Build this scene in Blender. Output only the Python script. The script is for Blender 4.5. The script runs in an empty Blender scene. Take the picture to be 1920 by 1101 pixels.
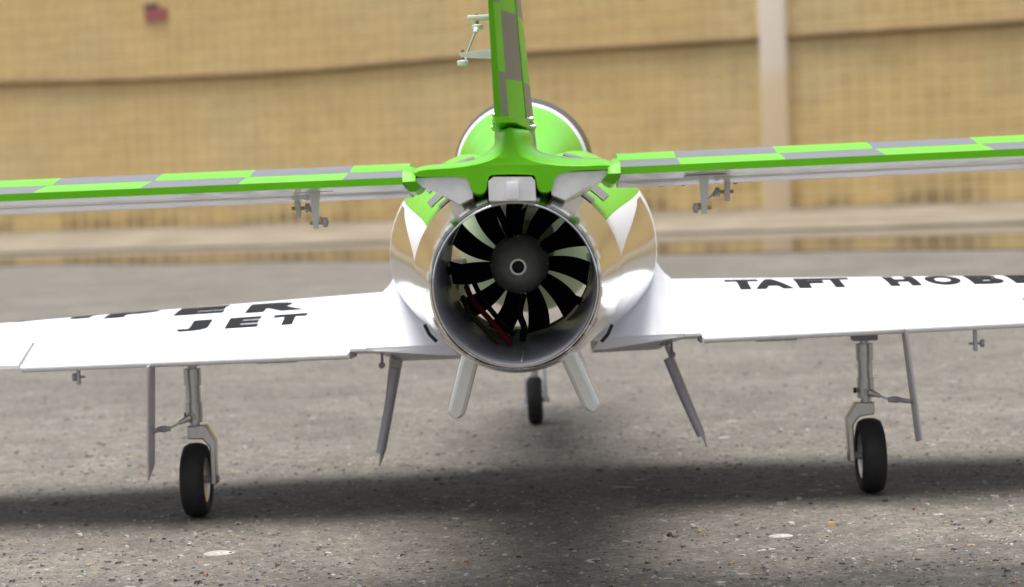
import bpy, bmesh, math, random
from mathutils import Vector, Matrix
random.seed(7)
S = bpy.context.scene
COL = S.collection
R = math.radians

# ------------------------------------------------------------------ camera
cam = bpy.data.cameras.new('camera'); camo = bpy.data.objects.new('camera', cam); COL.objects.link(camo)
cam.sensor_width = 36; cam.lens = 36 * 3971 / 1920; cam.clip_start = .02; cam.clip_end = 2000
pitch = math.atan((550.5 - 348) / 3971); roll = R(2.25)
fwd = Vector((0, math.cos(pitch), -math.sin(pitch))); rt = Vector((1, 0, 0)); up = rt.cross(fwd)
r2 = rt * math.cos(roll) - up * math.sin(roll); u2 = rt * math.sin(roll) + up * math.cos(roll)
M = Matrix((r2, u2, -fwd)).transposed().to_4x4(); M.translation = Vector((0, -1.45, .30)); camo.matrix_world = M
cam.dof.use_dof = True; cam.dof.focus_distance = 1.66; cam.dof.aperture_fstop = 9.5
S.camera = camo

# ------------------------------------------------------------------ world, sun, exposure
w = bpy.data.worlds.new('World'); S.world = w; w.use_nodes = True
nt = w.node_tree; bg = nt.nodes['Background']
sky = nt.nodes.new('ShaderNodeTexSky'); sky.sky_type = 'NISHITA'; sky.sun_disc = False
SUN = Vector((-.10, -.03, 1)).normalized()
sky.sun_elevation = math.asin(SUN.z); sky.sun_rotation = math.atan2(SUN.x, SUN.y)
sky.dust_density = 4; sky.air_density = 1.0
bw = nt.nodes.new('ShaderNodeRGBToBW'); mx = nt.nodes.new('ShaderNodeMix'); mx.data_type = 'RGBA'
mx.inputs[0].default_value = .72
nt.links.new(sky.outputs[0], bw.inputs[0]); nt.links.new(sky.outputs[0], mx.inputs[6]); nt.links.new(bw.outputs[0], mx.inputs[7])
nt.links.new(mx.outputs[2], bg.inputs[0]); bg.inputs[1].default_value = .125
sun = bpy.data.lights.new('sun', 'SUN'); sun.energy = 3.0; sun.angle = R(42); sun.color = (1, .96, .9)
suno = bpy.data.objects.new('sun', sun); COL.objects.link(suno)
suno.rotation_euler = SUN.to_track_quat('Z', 'Y').to_euler(); suno.location = (1, 1, 5)
S.view_settings.view_transform = 'Standard'; S.view_settings.look = 'None'
S.view_settings.exposure = .82; S.view_settings.gamma = 1

# ------------------------------------------------------------------ materials
def mat(name, col, rough=.5, metal=0, coat=0, **k):
    m = bpy.data.materials.new(name); m.use_nodes = True
    b = m.node_tree.nodes['Principled BSDF']
    b.inputs['Base Color'].default_value = (*col, 1); b.inputs['Roughness'].default_value = rough
    b.inputs['Metallic'].default_value = metal; b.inputs['Coat Weight'].default_value = coat
    b.inputs['Coat Roughness'].default_value = .06
    for kk, v in k.items(): b.inputs[kk.replace('_', ' ')].default_value = v
    return m
class NB:
    """small node helper bound to one material"""
    def __init__(s, m): s.m = m; s.t = m.node_tree; s.b = s.t.nodes['Principled BSDF']
    def n(s, typ, **k):
        o = s.t.nodes.new('ShaderNode' + typ)
        for a, v in k.items():
            if hasattr(o, a): setattr(o, a, v)
            else: o.inputs[a.replace('_', ' ')].default_value = v
        return o
    def l(s, a, b): s.t.links.new(a, b)
    def tex(s, kind, vec, scale, detail=2, out=0, **k):
        o = s.n('Tex' + kind); o.inputs['Scale'].default_value = scale
        if 'Detail' in o.inputs: o.inputs['Detail'].default_value = detail
        for a, v in k.items():
            if hasattr(o, a): setattr(o, a, v)
            else: o.inputs[a].default_value = v
        s.l(vec, o.inputs['Vector']); return o.outputs[out]
    def ramp(s, f, stops):
        o = s.n('ValToRGB'); s.l(f, o.inputs[0]); e = o.color_ramp.elements
        while len(e) < len(stops): e.new(.5)
        for x, (p, c) in zip(e, stops): x.position = p; x.color = (*c, 1) if len(c) == 3 else c
        return o.outputs[0]
    def mix(s, f, a, b, mode='MIX'):
        o = s.n('Mix'); o.data_type = 'RGBA'; o.blend_type = mode
        for i, v in ((0, f), (6, a), (7, b)):
            if isinstance(v, (int, float)): o.inputs[i].default_value = v
            elif isinstance(v, tuple): o.inputs[i].default_value = (*v, 1)
            else: s.l(v, o.inputs[i])
        return o.outputs[2]
    def bump(s, h, strength, dist, prev=None):
        o = s.n('Bump'); o.inputs['Strength'].default_value = strength; o.inputs['Distance'].default_value = dist
        s.l(h, o.inputs['Height'])
        if prev is not None: s.l(prev, o.inputs['Normal'])
        s.l(o.outputs[0], s.b.inputs['Normal']); return o.outputs[0]
    def pos(s): return s.n('NewGeometry').outputs['Position']
    def obj(s): return s.n('TexCoord').outputs['Object']

def vary(m, scale, amount, bump=0, bdist=.0005, bscale=None):
    """slight uneven tone and relief so that no surface is perfectly flat"""
    q = NB(m); p = q.obj(); c = tuple(q.b.inputs['Base Color'].default_value)[:3]
    f = q.tex('Noise', p, scale, 5)
    lo = tuple(x * (1 - amount) for x in c); hi = tuple(min(1, x * (1 + amount)) for x in c)
    q.l(q.ramp(f, [(.3, lo), (.7, hi)]), q.b.inputs['Base Color'])
    if bump: q.bump(q.tex('Noise', p, bscale or scale, 3), bump, bdist)
    return m
GREEN = vary(mat('green_gloss', (0.1251, 0.4894, 0.006525), .3, 0, .06, Specular_IOR_Level=.22), 40, .06, .12, .0006, 60)
GREY = vary(mat('silver_grey_film', (0.1547, 0.1565, 0.182), .35, .1, .15), 60, .06, .1, .0006, 70)
WHITE = vary(mat('white_foam', (.76, .77, .83), .42, 0, .15), 30, .02, .15, .0006, 350)
FOAM = vary(mat('rough_white_foam', (.84, .84, .86), .55), 90, .04, .35, .001, 300)
CHROME = mat('chrome_film', (.88, .87, .85), .15, 1)
q = NB(CHROME); p = q.obj()
q.bump(q.tex('Noise', p, 14, 2), .05, .006, q.bump(q.tex('Noise', p, 90, 3), .05, .0008))
BRUSH = vary(mat('frosted_silver', (.74, .74, .74), .36, .25), 120, .08, .1, .0004, 300)
STRAKE = vary(mat('pale_silver_plastic', (0.8052, 0.8174, 0.793), .32, .3, .3), 50, .06)
ALU = vary(mat('machined_aluminium', (.62, .61, .61), .3, .9), 200, .08)
DOOR = vary(mat('grey_lavender_plastic', (0.432, 0.414, 0.432), .45), 60, .06)
DDOOR = vary(mat('dark_grey_plastic', (0.3276, 0.3042, 0.3354), .5), 60, .08)
NYLON = vary(mat('white_nylon', (.62, .63, .61), .35, 0, 0, Subsurface_Weight=.1), 90, .05)
NYLONG = vary(mat('grey_white_nylon', (.42, .42, .42), .4), 90, .05)
STEEL = mat('steel_wire', (.62, .6, .58), .22, 1)
BRASS = vary(mat('brass', (.5, .3, .08), .3, 1), 100, .1)
RUBBER = vary(mat('black_rubber', (.012, .012, .013), .75), 120, .2, .3, .0006, 500)
BLACK = mat('black_plastic', (.006, .0065, .009), .45)
TUBE = vary(mat('grey_duct_liner', (0.416, 0.416, 0.468), .25), 30, .1)
INTAKE = mat('pale_green_duct', (0.456, 0.57, 0.342), .6)
MOTOR = vary(mat('dark_motor_metal', (.75, .8, .64), .5, 0), 40, .1)
RED = mat('red_wire', (.24, .012, .010), .55)
YELLOW = mat('olive_wire', (.11, .085, .02), .5)
INK = mat('black_lettering', (.008, .009, .010), .7, 0, 0, Specular_IOR_Level=.15)
LINE = mat('panel_gap', (.32, .30, .33), .7)
GLASS = mat('dark_canopy', (.02, .02, .022), .32)
TAPE = mat('clear_tape', (.85, .88, .9), .12, 0, .5, Alpha=.65)

# ------------------------------------------------------------------ mesh helpers
class MB:
    def __init__(s): s.v = []; s.f = []; s.mi = []
    def add(s, vs, fs, mi=0):
        o = len(s.v); s.v += [tuple(v) for v in vs]
        for i, f in enumerate(fs):
            s.f.append(tuple(o + j for j in f)); s.mi.append((mi[i] if i < len(mi) else 0) if isinstance(mi, list) else mi)
        return s
    def loft(s, rings, closed=True, cap0=False, cap1=False, mi=0):
        n = len(rings[0]); vs = [v for r in rings for v in r]; fs = []
        for i in range(len(rings) - 1):
            for j in range(n if closed else n - 1):
                k = (j + 1) % n; fs.append((i * n + j, i * n + k, (i + 1) * n + k, (i + 1) * n + j))
        if cap0: fs.append(tuple(range(n))[::-1])
        if cap1: fs.append(tuple((len(rings) - 1) * n + j for j in range(n)))
        return s.add(vs, fs, mi)
    def tube(s, pts, r, n=12, mi=0, caps=True):
        pts = [Vector(p) for p in pts]; rs = r if isinstance(r, list) else [r] * len(pts); rings = []
        a = None
        for i, p in enumerate(pts):
            d = (pts[min(i + 1, len(pts) - 1)] - pts[max(i - 1, 0)]).normalized()
            if a is None: a = d.cross(Vector((0, 0, 1)) if abs(d.z) < .9 else Vector((1, 0, 0))).normalized()
            a = (a - d * a.dot(d)).normalized(); b = d.cross(a)
            rings.append([p + (a * math.cos(t) + b * math.sin(t)) * rs[i] for t in [2 * math.pi * k / n for k in range(n)]])
        return s.loft(rings, True, caps, caps, mi)
    def rev(s, c, axis, prof, n=32, mi=0, caps=(False, False)):
        """profile of (distance along axis, radius)"""
        c = Vector(c); d = Vector(axis).normalized()
        a = d.cross(Vector((0, 0, 1)) if abs(d.z) < .9 else Vector((1, 0, 0))).normalized(); b = d.cross(a)
        rings = [[c + d * h + (a * math.cos(t) + b * math.sin(t)) * r for t in [2 * math.pi * k / n for k in range(n)]] for h, r in prof]
        return s.loft(rings, True, caps[0], caps[1], mi)
    def box(s, c, size, rot=None, mi=0, bev=0):
        x, y, z = [k / 2 for k in size]; m = rot or Matrix.Identity(3); c = Vector(c)
        if bev:
            b = min(bev, x * .9, y * .9, z * .9); bm = bmesh.new(); bmesh.ops.create_cube(bm, size=1)
            for v in bm.verts: v.co = Vector((v.co.x * 2 * x, v.co.y * 2 * y, v.co.z * 2 * z))
            bmesh.ops.bevel(bm, geom=bm.edges[:], offset=b, segments=2, affect='EDGES', profile=.5)
            bm.verts.index_update()
            r = s.add([c + m @ v.co for v in bm.verts], [[v.index for v in f.verts] for f in bm.faces], mi); bm.free(); return r
        vs = [c + m @ Vector((i * x, j * y, k * z)) for i in (-1, 1) for j in (-1, 1) for k in (-1, 1)]
        return s.add(vs, [(0, 1, 3, 2), (4, 6, 7, 5), (0, 4, 5, 1), (2, 3, 7, 6), (0, 2, 6, 4), (1, 5, 7, 3)], mi)
    def prism(s, poly, d, mi=0):
        """closed 3D polygon pushed along the vector d"""
        d = Vector(d); a = [Vector(p) for p in poly]
        return s.loft([a, [p + d for p in a]], True, True, True, mi)
    def obj(s, name, mats, parent=None, smooth=35, loc=None):
        me = bpy.data.meshes.new(name); me.from_pydata(s.v, [], s.f)
        for m in (mats if isinstance(mats, (list, tuple)) else [mats]): me.materials.append(m)
        me.polygons.foreach_set('material_index', s.mi)
        bm = bmesh.new(); bm.from_mesh(me); bmesh.ops.recalc_face_normals(bm, faces=bm.faces[:]); bm.to_mesh(me); bm.free()
        if smooth:
            me.polygons.foreach_set('use_smooth', [True] * len(me.polygons)); me.set_sharp_from_angle(angle=R(smooth))
        o = bpy.data.objects.new(name, me); COL.objects.link(o); o.parent = parent
        if loc: o.location = loc
        return o
def tag(o, label, cat=None, group=None, kind=None):
    o['label'] = label
    if cat: o['category'] = cat
    if group: o['group'] = group
    if kind: o['kind'] = kind
    return o
def arc(n): return [2 * math.pi * k / n for k in range(n)]

def lerp(a, b, t): return a + (b - a) * t
def interp(tab, y):
    for i in range(len(tab) - 1):
        if tab[i][0] <= y <= tab[i + 1][0]:
            h = tab[i + 1][0] - tab[i][0]; t = (y - tab[i][0]) / h; out = []
            def slope(k, c):
                a, b = max(k - 1, 0), min(k + 1, len(tab) - 1); return (tab[b][c] - tab[a][c]) / (tab[b][0] - tab[a][0])
            for c in range(1, len(tab[0])):
                p0, p1, m0, m1 = tab[i][c], tab[i + 1][c], slope(i, c) * h, slope(i + 1, c) * h
                out.append((2 * t ** 3 - 3 * t * t + 1) * p0 + (t ** 3 - 2 * t * t + t) * m0 + (-2 * t ** 3 + 3 * t * t) * p1 + (t ** 3 - t * t) * m1)
            return out
    return list(tab[0][1:] if y < tab[0][0] else tab[-1][1:])

# ------------------------------------------------------------------ setting: ground, apron, puddle
gm = mat('worn_asphalt', (.2, .2, .2), .8); q = NB(gm); p = q.pos()
fine = q.tex('Noise', p, 520, 6); mid = q.tex('Noise', p, 46, 5); big = q.tex('Noise', p, 2.6, 4)
vor = q.n('TexVoronoi', feature='F1'); vor.inputs['Scale'].default_value = 210; q.l(p, vor.inputs['Vector'])
chip = q.ramp(vor.outputs['Color'], [(.0, (0.07148, 0.06612, 0.06076)), (.3, (0.1251, 0.118, 0.1072)), (.55, (0.1787, 0.1644, 0.1394)), (.8, (0.2502, 0.2359, 0.2145)), (.95, (0.3932, 0.3663, 0.3217)), (1, (0.3574, 0.2681, 0.1787))])
base = q.ramp(fine, [(.3, (0.08042, 0.07505, 0.06792)), (.5, (0.1518, 0.1411, 0.1268)), (.72, (0.2681, 0.2502, 0.227))])
c = q.mix(.45, base, chip)
vor2 = q.n('TexVoronoi', feature='F1'); vor2.inputs['Scale'].default_value = 34; vor2.inputs['Randomness'].default_value = 1
dist = q.mix(.12, p, q.tex('Noise', p, 60, 3, 1)); q.l(dist, vor2.inputs['Vector'])
pale = q.ramp(vor2.outputs['Distance'], [(.14, (1, 1, 1)), (.23, (0, 0, 0))])
sel = q.ramp(vor2.outputs['Color'], [(.62, (0, 0, 0)), (.66, (1, 1, 1))])
c = q.mix(q.mix(1, pale, sel, 'MULTIPLY'), c, q.ramp(fine, [(.3, (0.2156, 0.2058, 0.196)), (.7, (0.392, 0.3724, 0.3528))]))
c = q.mix(.5, c, q.ramp(mid, [(.3, (.5, .5, .5)), (.7, (1.35, 1.33, 1.3))]), 'MULTIPLY')
c = q.mix(.7, c, q.ramp(big, [(.3, (.45, .435, .41)), (.7, (.90, .885, .86))]), 'MULTIPLY')
c = q.mix(.45, c, q.ramp(q.tex('Noise', p, 11, 6), [(.35, (.62, .61, .6)), (.62, (1.25, 1.23, 1.2))]), 'MULTIPLY')
q.l(c, q.b.inputs['Base Color']); q.b.inputs['Specular IOR Level'].default_value = .5
q.bump(vor.outputs['Distance'], .5, .0015, q.bump(fine, .8, .002, q.bump(mid, .6, .006)))
g = MB(); NX = 24
g.add([(-300, -200, 0), (300, -200, 0), (300, 400, 0), (-300, 400, 0)], [(0, 1, 2, 3)])
ground = g.obj('ground', gm, smooth=0); ground['kind'] = 'structure'; ground['label'] = 'worn grey asphalt ground with pale aggregate'

A0 = Vector((-2.1, 13.45, 0)); WU = Vector((.8804, -.4742, 0)); WN = Vector((-.4742, -.8804, 0))
def wall(s, z, out=0): return A0 + WU * s + WN * out + Vector((0, 0, z))
am = mat('pale_concrete', (.42, .36, .31), .75); q = NB(am); p = q.pos()
q.l(q.ramp(q.tex('Noise', p, 3, 6), [(.3, (0.1235, 0.1027, 0.0741)), (.5, (0.182, 0.1534, 0.1144)), (.75, (0.2405, 0.208, 0.1638))]), q.b.inputs['Base Color'])
q.bump(q.tex('Noise', p, 40, 5), .5, .01)
ap = MB()
E0, E1 = Vector((-3.04, 11.35, 0)), Vector((2.5, 9.25, 0)); ed = (E1 - E0).normalized()
rows = []
for i in range(61):
    t = -14 + i * (28 / 60); jit = .05 * math.sin(i * 1.7) + random.uniform(-.03, .03)
    e = Vector((0, 10.3, 0)) + ed * t; e += Vector((-.3, -1, 0)).normalized() * jit
    b = wall(t + 2.0, .10)
    rows.append([(e.x, e.y, -.05), (e.x, e.y, .012), ((e.x + b.x) / 2, (e.y + b.y) / 2, .055), tuple(b)])
ap.loft(rows, False)
apron = ap.obj('pavement', am, smooth=40); apron['kind'] = 'structure'; apron['label'] = 'pale sloping concrete pavement at the foot of the tiled wall'
wm = mat('shallow_water', (.05, .045, .04), .035, 0, 0, IOR=1.33); q = NB(wm); q.bump(q.tex('Noise', q.pos(), 2.2, 2), .02, .01)
pd = MB(); near = []; far = []
for i in range(81):
    t = i / 80; x = -9 + 18 * t
    yn = 7.55 - .62 * (x + .35) + .10 * math.sin(x * 2.1) + .07 * math.sin(x * 5.3 + 1) + random.uniform(-.05, .05)
    far.append((x, 10.9 - .37 * (x + .35) , .004)); near.append((x, min(yn, 10.6 - .37 * x), .004))
pd.loft([near, far], False)
pudl = pd.obj('puddle', wm, smooth=0); pudl['kind'] = 'structure'; pudl['label'] = 'long shallow puddle mirroring the tiled wall'

# ------------------------------------------------------------------ tiled wall
tm = mat('sand_tile', (.45, .33, .16), .42); q = NB(tm); p = q.pos()
sep = q.n('SeparateXYZ'); q.l(p, sep.inputs[0])
n1 = q.tex('Noise', p, .9, 4); n2 = q.tex('Noise', p, 5, 4); 
snap = q.n('VectorMath', operation='SNAP'); q.l(p, snap.inputs[0]); snap.inputs[1].default_value = (.09, .09, .1)
wn = q.n('TexWhiteNoise'); q.l(snap.outputs[0], wn.inputs['Vector'])
c = q.ramp(n1, [(.3, (0.6532, 0.4508, 0.1886)), (.5, (0.6348, 0.4646, 0.207)), (.72, (0.6072, 0.4784, 0.2484))])
c = q.mix(.35, c, q.ramp(n2, [(.3, (.7, .68, .64)), (.7, (1.2, 1.2, 1.2))]), 'MULTIPLY')
c = q.mix(.08, c, q.ramp(wn.outputs[0], [(0, (.62, .6, .58)), (1, (1.3, 1.3, 1.3))]), 'MULTIPLY')
# grime with ragged upper edge along the foot of the wall
mr = q.n('MapRange'); q.l(sep.outputs[2], mr.inputs[0]); mr.inputs[1].default_value = .1; mr.inputs[2].default_value = .32; mr.inputs[3].default_value = .75; mr.inputs[4].default_value = 0
gr = q.n('Math', operation='MULTIPLY'); q.l(mr.outputs[0], gr.inputs[0]); q.l(q.ramp(q.tex('Noise', p, 3.5, 5), [(.42, (0, 0, 0)), (.6, (1, 1, 1))]), gr.inputs[1])
c = q.mix(gr.outputs[0], c, (.14, .09, .055)); q.l(c, q.b.inputs['Base Color'])
grm = mat('pale_grout', (0.6992, 0.552, 0.276), .8); vary(grm, 3, .1)
wb = MB(); H = 2.6
s0, s1 = -8.0, 12.0
wb.prism([wall(s0, -.1), wall(s1, -.1), wall(s1, H), wall(s0, H)], -WN * .22)
wobj = wb.obj('tiled_wall', grm, smooth=0)
tag(wobj, 'long sand coloured wall of small square tiles with pale joints behind the jet', 'wall')
P = .102; TW = .086
tb = MB(); ch = .002; h = TW / 2
tb.add([(-h, 0, -h), (h, 0, -h), (h, 0, h), (-h, 0, h), (-h + ch, .0025, -h + ch), (h - ch, .0025, -h + ch), (h - ch, .0025, h - ch), (-h + ch, .0025, h - ch)],
       [(4, 5, 6, 7), (0, 1, 5, 4), (1, 2, 6, 5), (2, 3, 7, 6), (3, 0, 4, 7)])
tproto = tb.obj('tile', tm, wobj, smooth=0)
ANG = math.atan2(WN.x, -WN.y) ; RZ = math.atan2(WU.y, WU.x)
cand = []; ns, nz = int((s1 - s0) / P), int((H - .1) / P)
for i in range(ns):
    for j in range(nz):
        s, z = s0 + (i + .5) * P, .1 + (j + .5) * P
        if 4.17 < s < 4.37: continue
        c3 = wall(s, z); d = c3 - camo.location
        dep = d.dot(fwd); ux, uy = 960 + 3971 * d.dot(r2) / dep, 550.5 - 3971 * d.dot(u2) / dep
        cand.append((dep if (0 < ux < 1920 and 0 < uy < 420) else dep + 1000, s, z))
cand.sort()
rest = MB()
rotm = Matrix.Rotation(RZ, 3, 'Z')
for k, (d, s, z) in enumerate(cand):
    if k < 300:
        o = tproto if k == 0 else tproto.copy()
        if k: COL.objects.link(o); o.parent = wobj
        o.location = wall(s, z, random.uniform(0, .0015)); o.rotation_euler = (random.gauss(0, .004), 0, RZ + math.pi + random.gauss(0, .004))
    else:
        c0 = wall(s, z, random.uniform(0, .0015))
        rest.add([c0 + rotm @ Vector((v[0], -v[1], v[2])) for v in tb.v], tb.f)
ro = rest.obj('tile_field', tm, wobj, smooth=0); ro['kind'] = 'stuff'
# pillar strip: pale painted upper half, bare sandy lower half
pm = mat('flaking_paint', (.6, .5, .42), .7); q = NB(pm); p = q.pos(); sep = q.n('SeparateXYZ'); q.l(p, sep.inputs[0])
ad = q.n('Math', operation='MULTIPLY_ADD'); q.l(q.tex('Noise', p, 4, 5), ad.inputs[0]); ad.inputs[1].default_value = .7; q.l(sep.outputs[2], ad.inputs[2])
mr = q.n('MapRange'); q.l(ad.outputs[0], mr.inputs[0]); mr.inputs[1].default_value = 1.16; mr.inputs[2].default_value = 1.32
q.l(q.mix(mr.outputs[0], (.80, .64, .43), (.82, .72, .60)), q.b.inputs['Base Color'])
pb = MB(); pb.box(wall(4.27, (H - .02) / 2, .03), (.165, .10, H + .02), rotm, 0, .008); pb.obj('pillar', pm, wobj)
# cable strung along the wall
lm = vary(mat('dark_brown_course', (.24, .16, .075), .7), 4, .2)
CZ = [(-8, 1.30), (-4, 1.25), (-1.86, 1.205), (-.38, 1.155), (.97, 1.135), (2.2, 1.15), (4.2, 1.132), (5.8, 1.122), (9, 1.15), (12, 1.2)]
lb = MB(); lb.tube([wall(s0 + k * .25, interp(CZ, s0 + k * .25)[0], .022) for k in range(80)], .022, 10); lb.obj('cable', lm)
cb = bpy.data.objects['cable']
tag(cb, 'dark brown cable strung slackly along the tiled wall', 'cable')
# small weathered notice
nm1, nm2 = mat('notice_red', (.34, .10, .11), .6), mat('notice_dark', (.07, .055, .05), .6)
nb = MB(); nb.box(wall(-.38, 1.605, .016), (.185, .010, .085), rotm); no = nb.obj('notice', nm1, smooth=0)
nb = MB(); nb.box(wall(-.415, 1.665, .016), (.115, .010, .035), rotm); nb.obj('notice_header', nm2, no, smooth=0)
tag(no, 'small faded red and dark notice stuck high on the tiled wall', 'notice')

# ------------------------------------------------------------------ loose grit and stones on the ground
def rockverts(c, sx, sy, sz, rz, jag=.2):
    vs = []
    for th, ph in ((0, .0), (1.05, .1), (2.1, 0), (3.14, .1), (4.19, 0), (5.24, .1)):
        k = random.uniform(.95 - jag, .95 + jag); x, y = math.cos(th) * sx * k, math.sin(th) * sy * k
        vs.append((c[0] + x * math.cos(rz) - y * math.sin(rz), c[1] + x * math.sin(rz) + y * math.cos(rz), c[2]))
    for th in (.5, 1.6, 2.6, 3.7, 4.7, 5.8):
        k = random.uniform(.45, .75); x, y = math.cos(th) * sx * k, math.sin(th) * sy * k
        vs.append((c[0] + x * math.cos(rz) - y * math.sin(rz), c[1] + x * math.sin(rz) + y * math.cos(rz), c[2] + sz * random.uniform(.7, 1.1)))
    fs = [(k, (k + 1) % 6, 6 + (k + 1) % 6, 6 + k) for k in range(6)] + [(6, 7, 8, 9, 10, 11)]
    return vs, fs
gmats = [vary(mat('grit_' + n, c, .75), 300, .25) for n, c in (('grey', (0.1294, 0.1225, 0.1156)), ('pale', (0.3278, 0.3106, 0.2933)), ('tan', (0.2588, 0.1984, 0.1243)), ('dark', (0.03451, 0.03278, 0.03106)), ('rust', (0.2071, 0.1208, 0.06902)))]
gb = MB(); 
for k in range(30000):
    y = -.10 + 2.8 * random.random() ** 1.7; x = random.uniform(-1, 1) * (.34 * (y + 1.45) * .78 + .05)
    r = .0007 + .0006 * random.expovariate(1.0); r = min(r, .0042)
    vs, fs = rockverts((x, y, -r * .25), r * random.uniform(.9, 1.6), r, r * random.uniform(.5, .95), random.uniform(0, 6.3))
    gb.add(vs, fs, random.choices(range(5), (60, 20, 14, 4, 2))[0])
# flat pale flakes bedded in the surface
for k in range(260):
    y = -.10 + 2.8 * random.random() ** 1.5; x = random.uniform(-1, 1) * (.34 * (y + 1.45) * .78 + .05); r = random.uniform(.002, .008)
    vs, fs = rockverts((x, y, -.0008), r * random.uniform(1, 2.2), r * .8, .0012, random.uniform(-.6, .6), .5); gb.add(vs, fs, random.choices((0, 1, 2), (8, 4, 2))[0])
gt = gb.obj('loose_grit', gmats, smooth=0); tag(gt, 'loose grit and pale stone chips strewn over the asphalt', 'grit', None, 'stuff')
def stone(name, label, x, y, sx, sy, sz, m, rz=0):
    b = MB(); vs, fs = rockverts((0, 0, -sz * .1), sx, sy, sz, rz); b.add(vs, fs); o = b.obj(name, m, None, 60, (x, y, 0))
    md = o.modifiers.new('round', 'SUBSURF'); md.levels = md.render_levels = 2
    return tag(o, label, 'stone')
PALE = vary(mat('pale_stone', (0.3213, 0.3081, 0.2835), .75), 160, .35, .8, .0015, 260)
stone('flat_stone', 'flat whitish stone lying on the asphalt under the tail pipe', -.034, .776, .022, .016, .007, PALE, .1)
stone('pebble', 'rounded tan pebble near the right main wheel', .263, .336, .0052, .0045, .0062, vary(mat('tan_stone', (.27, .20, .11), .6), 200, .15))
stone('embedded_stone', 'broad flat pale stone set flush in the asphalt, left foreground', -.256, .323, .017, .016, .0022, PALE, .2)
stone('embedded_stone', 'narrow flat pale stone set flush in the asphalt, right foreground', .216, .30, .014, .010, .0022, PALE, -.1)

# ------------------------------------------------------------------ MODEL JET
jet = bpy.data.objects.new('model_jet', None); COL.objects.link(jet); jet.rotation_euler.z = R(-1.3)
tag(jet, 'green, white and chrome model jet aircraft standing on the asphalt, seen from behind', 'model aircraft')

# station: y, x centre, z centre, half width, height above, depth below, exponent
BODY = [(0, .0025, .232, .0585, .0585, .0590, 2), (.05, .0025, .2325, .0655, .0645, .0635, 2), (.13, .0022, .234, .0765, .070, .069, 2), (.22, .002, .236, .0875, .076, .074, 2.05),
        (.32, .0015, .237, .101, .083, .079, 2.1), (.42, .001, .237, .114, .091, .083, 2.15), (.54, 0, .237, .1255, .100, .086, 2.2), (.66, 0, .237, .128, .104, .088, 2.25), (.80, 0, .237, .124, .104, .09, 2.3)]
def section(y, k=1.0, n=72, off=0):
    x0, zc, hw, ht, hb, e = interp(BODY, y); ring = []
    hw, ht, hb = hw * k + off, ht * k + off, hb * k + off
    for t in arc(n):
        c, s = math.cos(t), math.sin(t)
        ring.append((x0 + hw * math.copysign(abs(c) ** (2 / e), c), y, zc + (ht if s >= 0 else hb) * math.copysign(abs(s) ** (2 / e), s)))
    return ring
ys = [.115 + k * .0125 for k in range(55)]
fb = MB()
def spt(y, t, off=0):
    x0, zc, hw, ht, hb, e = interp(BODY, y); hw, ht, hb = hw + off, ht + off, hb + off; c, s_ = math.cos(t), math.sin(t)
    return (x0 + hw * math.copysign(abs(c) ** (2 / e), c), y, zc + (ht if s_ >= 0 else hb) * math.copysign(abs(s_) ** (2 / e), s_))
def bands(y):
    """angles of one ring: green cap, white band either side, silver belly; the silver edge climbs forward"""
    tg = 31 - 3 * (y - .14); tb = 4 + 26 * min(1, max(0, (y - .12) / .36)) ** .75; tb = min(tb, tg - 2)
    seg = [(tg, 180 - tg, 30), (180 - tg, 180 - tb, 5), (180 - tb, 360 + tb, 44), (360 + tb, 360 + tg, 5)]
    return [R(lerp(p0, p1, k / m)) for p0, p1, m in seg for k in range(m)]
rings = [[spt(y, t) for t in bands(y)] for y in ys]; mi = []
for y in ys[:-1]:
    mi += [1 if y < .62 else 3] * 30 + [3] * 5 + [0 if y < .50 else 3] * 44 + [3] * 5
fb.loft(rings, mi=mi)
fus = fb.obj('fuselage', [CHROME, GREEN, GREY, WHITE], jet, 60)
# grey tally bars printed on the green bands, both sides
for sgn in (-1, 1):
    for k, (a0, a1, y0, y1) in enumerate([(18, 46, .150, .185), (18, 50, .215, .275), (18, 46, .325, .375), (18, 42, .43, .465)]):
        sb = MB(); grid = []
        for i in range(7):
            y = lerp(y0, y1, i / 6); row = []
            for j in range(5):
                a = R(90 - sgn * lerp(a0, a1, j / 4)); row.append(spt(y, a, .0008))
            grid.append(row)
        sb.loft(grid, False); sb.obj('grey_bar', GREY, fus)
# intake duct inside the body, open at the front
ib = MB(); ir = []
for k in range(15):
    t = k / 14; y = .285 + (.79 - .285) * t; s_ = section(max(y, .5), .96, 48); rr = .0575
    ring = []
    for j, a in enumerate(arc(48)):
        cx, cz = .0015 + math.cos(a) * rr, .2375 + math.sin(a) * rr; tt = min(1, t * 1.5); tt = tt * tt * (3 - 2 * tt)
        ring.append((lerp(cx, s_[j][0], tt), y, lerp(cz, s_[j][2], tt)))
    ir.append(ring)
ib.loft(ir); ib.obj('intake_duct', INTAKE, jet, 60)
lip = MB(); lip.loft([section(.79, .96, 48), section(.803, .98, 48), section(.80, 1.0, 48)]); lip.obj('intake_lip', WHITE, jet, 60)
# nose pod with canopy, hung ahead of the intake mouth
NOSE = [(.79, .0, .24, .03, .04, .04, 2), (.90, 0, .24, .075, .085, .078, 2), (1.1, 0, .235, .075, .07, .085, 2), (1.25, 0, .225, .062, .06, .07, 2), (1.4, 0, .215, .035, .035, .04, 2), (1.46, 0, .21, .006, .006, .006, 2)]
def sec2(tab, y, n=40):
    x0, zc, hw, ht, hb, e = interp(tab, y); return [(x0 + hw * math.cos(t), y, zc + (ht if math.sin(t) >= 0 else hb) * math.sin(t)) for t in arc(n)]
nb = MB(); nb.loft([sec2(NOSE, .79 + .02 * k) for k in range(34)], True, True, True); nb.mi = [1 if all(nb.v[i][1] < .99 for i in f) else 0 for f in nb.f]; nb.obj('nose', [WHITE, INTAKE], jet, 60)
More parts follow.
